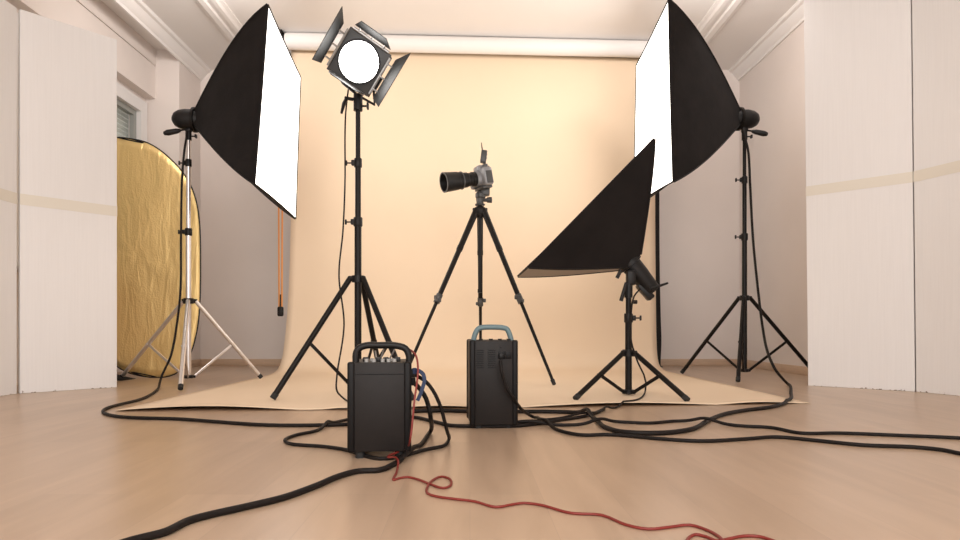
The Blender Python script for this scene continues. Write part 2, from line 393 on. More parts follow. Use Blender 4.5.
# ------------------------------------------------------------------ gold reflector
RD = 5.72
op = [(117, 137.5), (133, 139), (148, 143), (160, 150), (170, 158.5), (181, 170), (190, 184), (196, 200), (199.5, 222), (200.5, 255), (200, 300), (197.5, 328), (192, 350), (185, 365), (175, 374), (160, 377.5), (146, 376.5), (131, 372)]
cxr, cyr = 136.5, 257.5
op += [(2 * cxr - x + 2, 2 * cyr - y) for x, y in op][0:]
base = F(155, 378, .0)
def rp(x, y, off=0.):
    h_ = (378 - y) * RD / FPX; lean = .07
    d = RD + h_ * lean + off
    return P(x, y, d)
loop = spline([rp(x, y) for x, y in op] + [rp(*op[0])], .04)[:-1]
for p in loop: p.x = max(p.x, -3.44)
cen = rp(cxr, cyr)
gr = thing('reflector_disc', 'large oval gold reflector leaning behind the left foam board', 'reflector', (cen.x, RD, 0))
m = MB(); rings = []
for k in range(1, 15):
    t = k / 14; row = []
    for i, p in enumerate(loop):
        q = cen + (p - cen) * t
        th = math.atan2(p.z - cen.z, p.x - cen.x)
        fade = (1 - t) ** .3 if t < 1 else 0
        q.y += .006 * math.sin(th * 7 + 2) * t * t * (1 - t) * 4 + .02 * noise.noise(V((q.x * 3, 0, q.z * 1.2))) * (1 - t ** 6)
        row.append(q)
    rings.append(row)
R = m.grid(rings, closed=True)
cv = m.bm.verts.new(cen)
for k in range(len(loop)): m.bm.faces.new((cv, R[0][k], R[0][(k + 1) % len(loop)]))
o = m.build('foil_sheet', M_gold, gr, ang=80); sol = o.modifiers.new('t', 'SOLIDIFY'); sol.thickness = .003
MB().tube(loop + [loop[0]], .006, 8).build('edge_binding', M_black, gr)
# folded black cover lying at its foot
cb = F(122, 378); m = MB(); rows = []
for i in range(9):
    t = i / 8; rows.append([V((cb.x - .33 + .5 * t, 5.50 + .16 * math.cos(a_) * (1 - .3 * t), .002 + max(0, .13 * (1 - .95 * t ** 1.5)) * math.sin(a_) * (1 + .15 * math.sin(3 * t + a_ * 2)))) for a_ in [j * math.pi / 8 for j in range(9)]])
m.grid(rows)
for r_ in (rows[0], rows[-1]): m.bm.faces.new([m.bm.verts.new(p) for p in r_])
tag(m.build('cloth_pouch', M_fabric, None, ang=70), 'black fabric pouch on the floor under the gold reflector', 'pouch')

# ------------------------------------------------------------------ light stands
def clamp(m, c, r, side=1, k=.035):
    c = V(c); m.lathe([(-.03, 0), (-.03, r), (-.024, r + .003), (.024, r + .003), (.03, r), (.03, 0)], c, (0, 0, 1), 16)
    m.box(c + V((side * (r + .008), -.004, 0)), (.022, .03, .035), bev=.004)
    m.cyl(c + V((side * (r + .012), 0, 0)), c + V((side * (r + .012 + k), 0, 0)), .005, n=8)
    m.box(c + V((side * (r + .018 + k), 0, 0)), (.012, .018, .034), bev=.004)
def stand(label, c, feet, ztop, zcol, zring, r, m_tube, m_joint, clamps, brace_t=.55, side=-1, legr=None):
    c = V((c[0], c[1], 0)); legr = legr or r * .8
    root = thing('light_stand', label, 'light stand', c)
    # telescoping pole
    zs = [zring] + [z for z in clamps] + [ztop]
    m = MB(); rr = r
    for a_, b_ in zip(zs, zs[1:]):
        m.cyl(c + V((0, 0, a_)), c + V((0, 0, b_)), rr, n=16); rr *= .84
    m.cyl(c + V((0, 0, ztop - .02)), c + V((0, 0, ztop + .03)), r * .55, n=12)
    m.build('pole', m_tube, root)
    rr = r
    for z in clamps:
        m = MB(); clamp(m, c + V((0, 0, z)), rr + .004, side); m.build('clamp', m_joint, root); rr *= .84
    m = MB(); m.lathe([(-.022, 0), (-.022, r + .018), (.022, r + .018), (.022, 0)], c + V((0, 0, zcol)), (0, 0, 1), 16)
    for f in feet:
        d = (V((f[0], f[1], 0)) - c).normalized(); m.box(c + d * (r + .02) + V((0, 0, zcol)), (.05, .024, .035), axes=(d, V((-d.y, d.x, 0)), V((0, 0, 1))), bev=.004)
    m.build('collar', m_joint, root)
    m = MB(); m.lathe([(-.012, 0), (-.012, r + .014), (.014, r + .014), (.014, 0)], c + V((0, 0, zring + .014)), (0, 0, 1), 16)
    for f in feet:
        d = (V((f[0], f[1], 0)) - c).normalized(); m.box(c + d * (r + .014) + V((0, 0, zring + .014)), (.036, .02, .022), axes=(d, V((-d.y, d.x, 0)), V((0, 0, 1))), bev=.003)
    m.build('spreader_ring', m_joint, root)
    for f in feet:
        ft = V((f[0], f[1], legr + .002)); d = (V((f[0], f[1], 0)) - c).normalized(); top = c + d * (r + .034) + V((0, 0, zcol))
        m = MB(); m.cyl(top, ft, legr, n=12); lg = m.build('leg', m_tube, root)
        ax = (ft - top).normalized()
        MB().cyl(ft - ax * .03, ft + ax * .004, legr * 1.1, n=12).build('rubber_foot', M_foot, lg)
        mid = top + (ft - top) * brace_t; b0 = c + d * (r + .022) + V((0, 0, zring + .014))
        m = MB(); n_ = V((-d.y, d.x, 0))
        m.box((mid + b0) / 2, ((mid - b0).length, .012, .021), axes=((mid - b0).normalized(), n_, (mid - b0).normalized().cross(n_)), bev=.002)
        m.cyl(mid - n_ * .02, mid + n_ * .02, .009, n=10); m.build('brace', m_tube, root)
    return root

LC = V(((188.5 - CX) / FPX * 5.2, 5.2, 0))
f1 = F(180.5, 391); fl = F(118, 381); fr = F(262, 379.3)
fl = V(((121 - CX) / FPX * 5.5, 5.5, 0)); fr = V(((261 - CX) / FPX * 5.55, 5.55, 0))
stand('chrome light stand under the left softbox', LC, [f1, fl, fr], H + (CY - 140) * 5.2 / FPX, H + (CY - 301) * 5.2 / FPX, .035, .021, M_chrome, M_black,
      [H + (CY - 232) * 5.2 / FPX, H + (CY - 163) * 5.2 / FPX], side=-1)
RC = V(((744.5 - CX) / FPX * 5.6, 5.6, 0))
f1 = F(738, 383); f2 = V(((682 - CX) / FPX * 6.15, 6.15, 0)); f3 = V((3.1, 5.72, 0))
stand('tall black light stand under the right softbox, beside the right foam boards', RC, [f1, f2, f3], H + (CY - 140) * 5.6 / FPX, H + (CY - 298) * 5.6 / FPX, .06, .021, M_pole, M_black,
      [H + (CY - 237) * 5.6 / FPX, H + (CY - 180) * 5.6 / FPX], side=-1)
TC = V((-.735, 4.2, 0))
stand('tall black light stand carrying the spotlight, behind the black-handled power pack', TC, [F(273, 399, .014), F(412, 400, .014), F(383, 388, .014)], H + (CY - 103) * 4.2 / FPX, H + (CY - 279) * 4.2 / FPX, .05, .023, M_pole, M_black,
      [H + (CY - 222) * 4.2 / FPX, H + (CY - 163) * 4.2 / FPX], side=-1)
SC = V(((628.5 - CX) / FPX * 4.2, 4.2, 0))
stand('short black light stand under the tilted small softbox', SC, [F(575.5, 399, .014), F(687.5, 400.5, .014), V((1.144, 4.62, 0))], H + (CY - 290) * 4.2 / FPX, H + (CY - 353) * 4.2 / FPX, .012, .022, M_pole, M_black,
      [H + (CY - 318) * 4.2 / FPX], brace_t=.5, side=1, legr=.0165)

# ------------------------------------------------------------------ softboxes
def softbox(label, corners, hub, depthfrac, exps, base, sagk=.05, light_panel=None, bulge=.02, glow=None):
    """corners in ring order; hub = centre of the small ring"""
    C4 = [V(c) for c in corners]; hub = V(hub); fc = sum(C4, V()) / 4
    ax = (fc - hub).normalized()
    root = thing('softbox', label, 'softbox', base)
    hubr = .075
    NT, NU = 14, 10
    def ringpt(t, i, u):
        a, b = C4[i], C4[(i + 1) % 4]
        pts = []
        for c, e in ((a, exps[i]), (b, exps[(i + 1) % 4])):
            off = c - hub; al = off.dot(ax); lat = off - ax * al
            s = hubr / lat.length + (1 - hubr / lat.length) * (t + 4 * e * t * (1 - t) * (.7 + .6 * t))
            pts.append(hub + ax * (al * t) + lat * s)
        p = pts[0].lerp(pts[1], u)
        mid = hub + ax * ((fc - hub).length * t)
        sag = sagk * 4 * u * (1 - u) * (math.sin(math.pi * t) * .9 + .25 * t) * (1 if t > 0 else 0)
        return p + (mid - p) * sag
    rows = []
    for k in range(NT + 1):
        t = k / NT; rows.append([ringpt(t, i, j / NU) for i in range(4) for j in range(NU)])
    rim = [p + ax * .012 for p in rows[-1]]
    inner = [p + (fc + ax * .012 - p) * .012 for p in rim]
    dif0 = [p - ax * .008 for p in inner]
    m = MB(); G = m.grid(rows + [rim, inner, dif0], closed=True)
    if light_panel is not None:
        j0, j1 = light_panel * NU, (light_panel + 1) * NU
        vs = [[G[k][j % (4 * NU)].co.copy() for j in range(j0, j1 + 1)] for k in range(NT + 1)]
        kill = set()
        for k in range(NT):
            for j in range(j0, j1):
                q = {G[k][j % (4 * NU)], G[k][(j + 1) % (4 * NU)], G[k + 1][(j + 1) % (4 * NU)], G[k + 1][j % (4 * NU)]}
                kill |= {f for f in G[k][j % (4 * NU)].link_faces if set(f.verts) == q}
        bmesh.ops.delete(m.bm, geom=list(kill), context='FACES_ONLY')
        m2 = MB(); m2.grid(vs); o2 = m2.build('lower_panel', M_floor_bounce, root, ang=60); o2['label'] = 'fabric underside panel with floor bounce painted in as grey beige'  # warm reflection of floor and backdrop put into this panel's colour
    m.build('fabric_shell', M_fabric, root, ang=50)
    # piping along the ribs
    for i in range(4):
        m = MB(); m.tube([ringpt(k / NT, i, 0) for k in range(NT + 1)], .006, 6); m.build('rib', M_black, root)
    cen = sum(dif0, V()) / len(dif0); m = MB(); rr = []
    for k in range(1, 9):
        t = k / 8; rr.append([cen + (p - cen) * t + ax * (bulge * (1 - t * t)) for p in dif0])
    R = m.grid(rr, closed=True); cv = m.bm.verts.new(cen + ax * bulge)
    for k in range(len(dif0)): m.bm.faces.new((cv, R[0][k], R[0][(k + 1) % len(dif0)]))
    m.build('diffuser', glow or M_soft, root, ang=60)
    return root, ax

# left softbox
corners = [P(267, 4, 4.65), P(300, 77, 5.85), P(295, 219, 5.85), P(253.5, 184, 4.65)]
hubL = P(196, 120, 5.2)
sb, ax = softbox('large softbox on the left facing right, glowing white', corners, hubL, 1, [.09, .09, .06, .06], (LC.x, LC.y, 0))
def egg_head(root, hub, ax, lever_to, top):
    m = MB(); m.lathe([(-.19, 0), (-.185, .025), (-.165, .055), (-.13, .074), (-.08, .083), (-.03, .082), (0, .08), (.03, .075), (.03, 0)], hub, ax, 28)
    hd = m.build('lamp_head', M_black, root)
    m = MB(); m.lathe([(0, 0), (0, .1), (.02, .1), (.02, 0)], hub - ax * .02, ax, 28); m.build('speed_ring', M_pole, root)
    m = MB(); m.box(V(top) + V((0, 0, .075)), (.05, .05, .075), bev=.01); m.cyl(V(top) + V((0, 0, -.03)), V(top) + V((0, 0, .05)), .024, n=14)
    d = V(lever_to) - (V(top) + V((0, 0, .06)))
    s0 = V(top) + V((0, 0, .06)); m.cyl(s0, s0 + d * .5, .008, n=8)
    m.lathe([(0, 0), (.0, .012), (.03, .021), (.10, .024), (.13, .014), (.135, 0)], s0 + d * .35, d, 14)
    m.cyl(V(top) + V((.02, 0, 0)), V(top) + V((.055, 0, 0)), .006, n=8); m.box(V(top) + V((.06, 0, 0)), (.014, .03, .03), bev=.004)
    m.build('tilt_bracket', M_black, root)
ztL = H + (CY - 140) * 5.2 / FPX
egg_head(sb, hubL, ax, P(166, 133, 5.15), V((LC.x, LC.y, ztL + .03)))
# right softbox
corners = [P(669.5, -1, 4.95), P(674, 182, 4.95), P(634, 207, 6.15), P(637, 65, 6.15)]
hubR = P(738, 119, 5.6)
sb, ax = softbox('large softbox on the right facing left, glowing white', corners, hubR, 1, [.08, .07, .07, .08], (RC.x, RC.y, 0))
ztR = H + (CY - 140) * 5.6 / FPX
egg_head(sb, hubR, ax, P(766, 134, 5.55), V((RC.x, RC.y, ztR + .03)))
# small softbox, seen from behind
nrm = V((.72, 0, -.69)); fcn = V((.727, 4.28, 1.187))
T1 = P(655, 139, 3.82); T2 = P(529, 268, 3.82); k_ = 4.78 / 3.82
T1b = V((T1.x + .018, 4.75, T1.z - .018)); T2b = P(518, 277, 4.75)
hubS = V(((634 - CX) / FPX * 4.25, 4.25, H + (CY - 262) / FPX * 4.25))
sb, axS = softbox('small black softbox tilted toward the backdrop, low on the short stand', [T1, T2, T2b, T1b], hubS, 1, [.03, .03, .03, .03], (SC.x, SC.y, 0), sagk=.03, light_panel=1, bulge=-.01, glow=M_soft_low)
a = P(625, 258, 4.26); b = P(655, 293, 4.26); d = (b - a).normalized()
m = MB(); m.lathe([(0, 0), (0, .085), (.03, .085), (.035, .068), (.12, .064), (.16, .06), (.25, .052), (.262, .04), (.262, 0)], a + d * .03, d, 20); m.build('lamp_head', M_black, sb)
m = MB(); yv = d.cross(V((0, 1, 0))).normalized()
m.box(a + d * .22 + V((-.01, 0, -.055)), (.13, .07, .05), axes=(d, V((0, 1, 0)), yv), bev=.01)
m.cyl(P(650, 289, 4.2), P(668, 283, 4.2), .012, .007, n=10); m.build('handle', M_black, sb)
m = MB(); zt = H + (CY - 290) * 4.2 / FPX
m.cyl((SC.x, SC.y, zt - .05), (SC.x, SC.y, zt + .05), .026, n=14); m.box((SC.x + .015, SC.y, zt + .08), (.06, .055, .1), bev=.014)
m.cyl(P(626, 283, 4.14), P(621, 301, 4.14), .010, .013, n=10); m.cyl(P(621, 270, 4.12), P(617, 278, 4.12), .012, n=10); m.cyl(P(633, 302, 4.2), P(637, 302, 4.2), .013, n=10); m.build('tilt_bracket', M_black, sb)

# ------------------------------------------------------------------ spotlight with barn doors
HC = P(359, 62, 4.12)
n = V((.08, -1, -.30)).normalized()
uu = V((.826, 0, -.564)); uu = (uu - n * uu.dot(n)).normalized(); vv = uu.cross(n).normalized()
if vv.z < 0: vv = -vv
sp_ = thing('spotlight', 'lit square spotlight with four black barn doors atop the tall stand', 'spotlight', (TC.x, TC.y, 0))
m = MB(); hs = .142
m.box(HC - n * .11, (2 * hs, 2 * hs, .20), axes=(uu, vv, n), bev=.012)
m.lathe([(0, 0), (0, .12), (.12, .10), (.15, .06), (.15, 0)], HC - n * .2, -n, 24)
for k in range(5): m.box(HC - n * (.06 + .03 * k), (2 * hs + .012, 2 * hs + .012, .008), axes=(uu, vv, n))
m.build('housing', M_door, sp_)
MB().box(HC - n * .004, (2 * hs + .02, 2 * hs + .02, .012), axes=(uu, vv, n), bev=.004).build('front_plate', M_dgrey, sp_)
m = MB(); m.pipe(HC + n * .001, HC + n * .014, .139, .126, 36); m.build('lens_ring', M_black, sp_)
MB().lathe([(0, 0), (0, .126), (.004, .115), (.012, .06), (.014, 0)], HC + n * .004, n, 36).build('lens', M_lens, sp_)
for out, along, li, lo, wd, ca, gap in ((-uu, vv, .28, .36, .16, .17, .05), (uu, vv, .28, .38, .18, .38, .05), (vv, uu, .26, .18, .13, .22, .03), (-vv, uu, .26, .18, .14, .10, .01)):
    sa = math.sqrt(1 - ca * ca); sh = .025 if along is vv else 0; dd = out * ca + n * sa
    e0 = HC + out * (hs + gap) + n * .02
    a_, b_ = e0 - along * li / 2, e0 + along * li / 2; c_, d_ = e0 + dd * wd + along * (lo / 2 + sh), e0 + dd * wd - along * (lo / 2 - sh)
    th = dd.cross(along).normalized() * .004
    dr = MB().slab([a_, b_, c_, d_], th).build('barn_door', M_door, sp_, flat=True)
    m = MB(); h0 = HC + out * (hs + .012) + n * .008
    m.cyl(h0 - along * .13, h0 + along * .13, .009, n=10)
    for q in (-.09, 0, .09): m.tube([h0 + along * q, (h0 + e0) / 2 + along * q + n * .01, e0 + along * q + dd * .015], .006, 6)
    m.build('hinge', M_steel, dr)
m = MB(); pb = V((TC.x, TC.y, H + (CY - 103) * 4.2 / FPX))
m.cyl(pb - V((0, 0, .05)), pb + V((0, 0, .055)), .03, n=16)
for s_ in (-1, 1):
    m.tube([pb + V((0, .0, .05)), pb + V((0, .03, .07)) + uu * (s_ * .12), HC - n * .12 + uu * (s_ * (hs + .02)) - vv * .1, HC - n * .12 + uu * (s_ * (hs + .02))], .009, 8)
m.cyl(pb + V((-.03, -.01, .02)), pb + V((-.085, -.01, .03)), .011, n=10); m.tube([pb + V((-.07, -.01, .03)), pb + V((-.09, -.015, -.01)), pb + V((-.105, -.02, -.075))], [.012, .013, .008], 8)
m.cyl(pb + V((.03, 0, -.02)), pb + V((.055, 0, -.02)), .007, n=8); m.box(pb + V((.064, 0, -.02)), (.014, .03, .045), bev=.005)
m.build('yoke', M_black, sp_)

# ------------------------------------------------------------------ camera tripod
AP = V((.085, 5.44, 0)); zap = H + (CY - 208) * 5.44 / FPX
tr = thing('camera_tripod', 'black camera tripod standing before the backdrop', 'tripod', (AP.x, AP.y, 0))
for fp in (F(554, 384, .014), F(401, 384.5, .014), V((.10, 6.0, 0))):
    d = (V((fp.x, fp.y, 0)) - V((AP.x, AP.y, 0))).normalized(); ft = V((fp.x, fp.y, .016)); top = V((AP.x, AP.y, zap - .03)) + d * .045
    sd = V((-d.y, d.x, 0)); ax = (ft - top).normalized()
    L = (ft - top).length
    m = MB(); j1 = top + ax * L * .24; j2 = top + ax * L * .53
    m.cyl(top - ax * .01, j1, .027, .024, n=12); m.cyl(j1, j2, .0215, .02, n=12); m.cyl(j2, ft - ax * .02, .0145, .012, n=12)
    m.cyl(j1 - ax * .03, j1 + ax * .01, .026, n=12)
    lg = m.build('leg', M_pole, tr)
    for q in (j2, ):
        m = MB(); m.cyl(q - ax * .035, q + ax * .04, .026, n=14); fwd = d.cross(V((0, 0, 1)))
        m.box(q + ax * .0 + V((0, -.02, .0)), (.03, .02, .05), bev=.006); m.box(q + fwd * .035 - ax * .01, (.03, .02, .035), bev=.006); m.box(q - fwd * .03 + ax * .02, (.024, .02, .03), bev=.006)
        m.build('leg_clamp', M_dgrey, lg)
    MB().cyl(ft - ax * .035, ft + ax * .008, .017, .014, n=12).build('rubber_foot', M_foot, lg)
m = MB(); A = V((AP.x, AP.y, zap))
m.lathe([(-.08, 0), (-.08, .035), (-.05, .055), (-.02, .06), (.0, .05), (.012, .03), (.012, 0)], A, (0, 0, 1), 20)
for k in range(3):
    an = math.radians(90 + 120 * k); m.box(A + V((math.cos(an) * .05, math.sin(an) * .05, -.03)), (.04, .03, .05), bev=.006)
m.build('shoulder', M_black, tr)
m = MB(); m.cyl(A - V((0, 0, .70)), A + V((0, 0, .05)), .017, n=14); m.cyl(A - V((0, 0, .72)), A - V((0, 0, .69)), .021, n=14); m.build('centre_column', M_pole, tr)
# ball head
m = MB(); hb = A + V((0, 0, .02))
m.lathe([(0, 0), (0, .04), (.012, .044), (.02, .03), (.05, .034), (.075, .033), (.09, .02), (.09, 0)], hb, (0, 0, 1), 18)
m.lathe([(-.045, 0), (-.04, .022), (-.015, .044), (.015, .044), (.04, .022), (.045, 0)], hb + V((.004, 0, .085)), (0, 0, 1), 18)
m.cyl(hb + V((.03, -.01, .045)), hb + V((.07, -.015, .045)), .015, n=10); m.lathe([(0, 0), (0, .023), (.04, .026), (.045, 0)], hb + V((.06, -.015, .045)), (1, -.1, 0), 14)
m.box(hb + V((.045, .0, .12)), (.075, .08, .075), bev=.014)
m.box(hb + V((.012, 0, .165)), (.12, .08, .016), bev=.004)
m.build('ball_head', M_dgrey, tr)

# ------------------------------------------------------------------ photo camera
la = V((-.90, -.40, -.19)).normalized(); lw = la.cross(V((0, 0, 1))).normalized(); lu = lw.cross(la).normalized()
if lu.z < 0: lu = -lu
BC = P(483, 179.5, 5.42)
cm = thing('photo_camera', 'silver photo camera with long black lens on the tripod', 'camera', (BC.x, BC.y, BC.z - .085)); cm.scale = (1.13,) * 3
m = MB(); m.box(BC, (.075, .21, .135), axes=(la, lw, lu), bev=.02, seg=3)
m.box(BC + lu * .068 + la * .008, (.085, .095, .05), axes=(la, lw, lu), bev=.018, seg=3)
m.box(BC + lw * .085 + la * .025, (.09, .05, .13), axes=(la, lw, lu), bev=.02, seg=3)
m.lathe([(0, 0), (0, .06), (.03, .055), (.03, 0)], BC + la * .035, la, 24)
m.build('body', M_silver, cm)
MB().box(BC - la * .045 + lu * .07, (.03, .055, .03), axes=(la, lw, lu), bev=.008).build('viewfinder', M_dgrey, cm)
m = MB(); m.box(BC - lw * .109 - lu * .01, (.05, .006, .09), axes=(la, lw, lu), bev=.002)
m.build('back_panel', M_dgrey, cm)
MB().cyl(BC - lw * .07 + lu * .060, BC - lw * .07 + lu * .088, .02, n=14).build('mode_dial', M_dgrey, cm)
MB().box(BC - lu * .075 + la * .01, (.08, .15, .02), axes=(la, lw, lu), bev=.006).build('base_plate', M_dgrey, cm)
m = MB(); LO = BC + la * .06
m.lathe([(0, 0), (0, .052), (.035, .054), (.04, .049), (.07, .049), (.075, .055), (.115, .056), (.12, .062), (.15, .063), (.152, .066), (.245, .072), (.25, .074), (.262, .074), (.262, .064), (.20, .052), (.2, 0)], LO, la, 32)
m.build('lens_barrel', M_black, cm)
m = MB(); m.pipe(LO + la * .118, LO + la * .124, .0665, .06, 32); m.pipe(LO + la * .26, LO + la * .264, .0745, .066, 32); m.build('lens_trim', M_trim, cm)
# wireless trigger in the hot shoe
tg = BC + lu * .118 + V((.03, 0, .02))
tt = thing('radio_trigger', 'small black radio trigger with antenna on top of the camera', 'radio trigger', tg)
m = MB(); m.box(tg + V((-.004, 0, .055)), (.05, .055, .105), axes=(V((1, 0, -.12)).normalized(), V((0, 1, 0)), V((.12, 0, 1)).normalized()), bev=.008); m.box(tg + V((.0, 0, .006)), (.03, .03, .02), bev=.004); m.build('trigger_case', M_dgrey, tt)
m = MB(); m.tube([tg + V((-.014, 0, .10)), tg + V((-.024, 0, .175))], [.006, .003], 8); m.build('antenna', M_black, tt)
m = MB(); m.box(tg + V((.022, -.01, .07)), (.01, .02, .014), bev=.003); m.box(tg + V((.020, -.01, .04)), (.01, .02, .014), bev=.003); m.build('button', M_knob, tt)

# ------------------------------------------------------------------ power packs
def pack(name_label, c, wd, dp, ht, foot, rotz, handle_mat, handle_pts, rear):
    root = thing('power_pack', name_label, 'power pack', (c[0], c[1], 0))
    X = V((math.cos(rotz), math.sin(rotz), 0)); Yv = V((-math.sin(rotz), math.cos(rotz), 0)); Z = V((0, 0, 1)); o = V((c[0], c[1], 0)); A = (X, Yv, Z)
    def L(x, y, z): return o + X * x + Yv * y + Z * z
    hb = ht - foot
    MB().box(L(0, dp / 2, foot + hb / 2), (wd - .03, dp - .006, hb - .004), axes=A, bev=.006).build('body', M_pack, root)
    for sx in (-1, 1):
        for yy in (.012, dp - .012):
            MB().box(L(sx * (wd / 2 - .012), yy, foot + hb / 2), (.026, .026, hb), axes=A, bev=.008, seg=3).build('corner_rail', M_rail, root)
        MB().box(L(sx * (wd / 2 - .008), dp / 2, foot + hb / 2), (.010, dp - .05, hb - .01), axes=A, bev=.002).build('side_panel', M_pack, root)
        for yy in (.035, dp - .035):
            MB().cyl(L(sx * (wd / 2 - .04), yy, 0), L(sx * (wd / 2 - .04), yy, foot + .004), .016, n=14).build('foot', M_foot, root)
    hp = [L(x, y, z) for x, y, z in handle_pts]
    m = MB(); m.tube(spline(hp, .01), .0118, 12); m.build('handle', handle_mat, root)
    return root, L, A
# front pack
D = 2.17; cx = (379.3 - CX) / FPX * D
hw = .098
pk, L, A = pack('dark power pack with black handle, nearest the camera', (cx, D, 0), .214, .26, .33, .022, math.radians(5), M_black,
    [(-.083, .05, .325), (-.083, .05, .355), (-.074, .05, .373), (-.05, .05, .384), (0, .05, .385), (.055, .05, .384), (.088, .05, .373), (.10, .05, .348), (.10, .05, .325)], False)
for (x, y) in [(-.045, .03), (-.02, .03), (.01, .03), (.03, .03), (.05, .03), (-.03, .08), (.0, .08), (.04, .08)]:
    MB().cyl(L(x, y, .325), L(x, y, .339), .007, n=12).build('control_knob', M_knob, pk)
for x in (-.05, -.005, .02, .06): MB().box(L(x, .055, .334), (.02, .016, .02), axes=A, bev=.003).build('switch', M_black, pk)
MB().box(L(0, .002, .288), (.172, .002, .0025), axes=A).build('panel_seam', M_rail, pk)
for q in (L(.112, .10, .285), L(.112, .17, .25)): MB().box(q, (.022, .04, .03), axes=A, bev=.005).build('plug', M_black, pk)
for k, (q0, q1) in enumerate((((.0, .09, .335), (.012, .09, .372)), ((.03, .1, .335), (.05, .1, .37)), ((-.015, .1, .335), (-.02, .1, .365)))): MB().tube([L(*q0), L(*q1)], .003, 6).build('toggle', M_steel, pk)
# blue strap at the side of the front pack
s0 = P(413, 370, 2.27)
pts = [P(413, 371, 2.27), P(418, 370.5, 2.26), P(423, 374, 2.26), P(424.5, 380, 2.26), P(422.5, 388, 2.26), P(420, 395, 2.26), P(417.5, 400.5, 2.26)]
m = MB(); spp = spline(pts, .006); rows = []
for i, p in enumerate(spp):
    t = (spp[min(i + 1, len(spp) - 1)] - spp[max(i - 1, 0)]).normalized(); nn = t.cross(V((0, 1, 0))).normalized()
    rows.append([p + nn * .0065 + V((0, -.006, 0)), p - nn * .0065 + V((0, -.006, 0)), p - nn * .0065 + V((0, .006, 0)), p + nn * .0065 + V((0, .006, 0))])
R = m.grid(rows, closed=True); m.bm.faces.new(R[0][::-1]); m.bm.faces.new(R[-1]); m.box(P(414.5, 371, 2.27), (.016, .022, .022), bev=.004)
tag(m.build('cable_strap', M_blue, None), 'blue cable strap hanging at the right side of the black-handled power pack', 'strap')
# rear pack
D2 = 2.82; cx2 = (494 - CX) / FPX * D2
pk2, L, A = pack('dark power pack with pale blue-grey handle, in front of the tripod', (cx2, D2, 0), .212, .26, .392, .014, math.radians(3.5), M_teal,
    [(-.088, .05, .385), (-.085, .05, .40), (-.077, .05, .425), (-.066, .05, .441), (-.05, .05, .447), (0, .05, .449), (.04, .05, .447), (.062, .05, .441), (.072, .05, .425), (.080, .05, .40), (.083, .05, .385)], True)
m = MB()
for i in range(9):
    for x0, x1 in ((-.078, -.046), (-.028, .006)): m.box(L((x0 + x1) / 2, .0022, .347 - i * .0095), (x1 - x0, .003, .004), axes=A)

m.build('vent_grille', M_rail, pk2)
m = MB(); m.box(L(.035, .002, .325), (.032, .004, .034), axes=A, bev=.001); m.box(L(.065, .002, .325), (.026, .004, .032), axes=A, bev=.001); m.cyl(L(.03, .004, .36), L(.03, -.002, .36), .003, n=10); m.build('socket_plate', M_rail, pk2)
m = MB(); m.box(L(.03, -.012, .322), (.018, .026, .022), axes=A, bev=.004); m.build('plug', M_black, pk2)
for x in (-.055, -.01, .03, .07): MB().cyl(L(x, .04, .385), L(x, .04, .397), .009, n=12).build('control_knob', M_black, pk2)

# ------------------------------------------------------------------ cables
LAID = []
def paper_z(p):
    u = (p.x + 1.90) / 3.90
    if 0 <= u <= 1:
        ye = edge_y(u)
        if p.y > ye - .006 and p.y < 5.8:
            t = (5.8 - p.y) / (5.8 - ye); return .0055 + lift(u, p.x) * max(0, (min(t, 1) - .78) / .22) ** 2
        if p.y >= 5.8 and p.y < 6.3: return .008
    return 0
def cable(name, label, r, pts, m_, cat='cable', group=None, pre=None, post=None, n=10, smooth=16):
    fl = [F(x, y, r) for x, y in pts]
    path = spline((pre or []) + fl + (post or []), .014)
    nf0 = len(pre or []); zmin = []
    for p in path:
        base = paper_z(p) + r
        for (q, rq) in LAID:
            dx = p.x - q.x; dy = p.y - q.y; d2 = dx * dx + dy * dy; rs = (r + rq)
            if d2 < (2.6 * rs) ** 2 and q.z < .1:
                d_ = math.sqrt(d2); hgt = q.z + rs * math.sqrt(max(0, 1 - (d_ / (2.6 * rs)) ** 2)) * 1.02
                base = max(base, hgt)
        zmin.append(base)
    z = [max(p.z, b) if p.z < .1 else p.z for p, b in zip(path, zmin)]
    for _ in range(smooth):
        z = [z[0]] + [(z[i - 1] + z[i] * 2 + z[i + 1]) / 4 for i in range(1, len(z) - 1)] + [z[-1]]
        z = [max(a_, b_ if a_ < .1 else a_) for a_, b_ in zip(z, zmin)]
    path = [V((p.x, p.y, zz)) for p, zz in zip(path, z)]
    o = MB().tube(path, r, n).build(name, m_, None, ang=60)
    tag(o, label, cat, group)
    for p in path:
        if p.z < .1: LAID.append((p, r))
    return o
# cable of the left light
pre = [hubL + V((-.06, -.02, -.1)), P(184.5, 150, 5.14), P(182, 180, 5.13), P(181, 240, 5.12), P(180.5, 290, 5.11), P(177, 323, 5.05), P(171, 355, 4.9), F(162, 376, .08)]
cable('power_cable', 'black cable hanging from the left softbox and running along the paper front', .0085,
      [(158, 389), (150, 395), (138, 400), (110, 407), (103, 411.5), (112, 415.5), (131, 417.5), (179, 419), (220, 422), (268, 425), (323, 425), (350, 424), (375, 420), (395, 417), (413, 417), (434, 421.5), (452, 425.5), (469, 426), (519, 425.6), (545, 422.5), (560, 420), (585, 416), (595, 413), (604, 409)], M_cable, pre=pre)
# cable of the small softbox
pre = [P(640, 289, 4.2), P(634, 296, 4.17), P(631.5, 310, 4.15), P(631, 339, 4.14), P(637, 360, 4.1), P(644, 376, 4.05), F(645.5, 389, .03)]
cable('power_cable', 'thin black cable curling down from the small tilted softbox', .0055, [(642, 398), (634, 403), (616, 407.5), (606, 410), (597, 415), (577, 417), (544, 419.5), (530, 421.5), (519, 423)], M_cable, pre=pre)
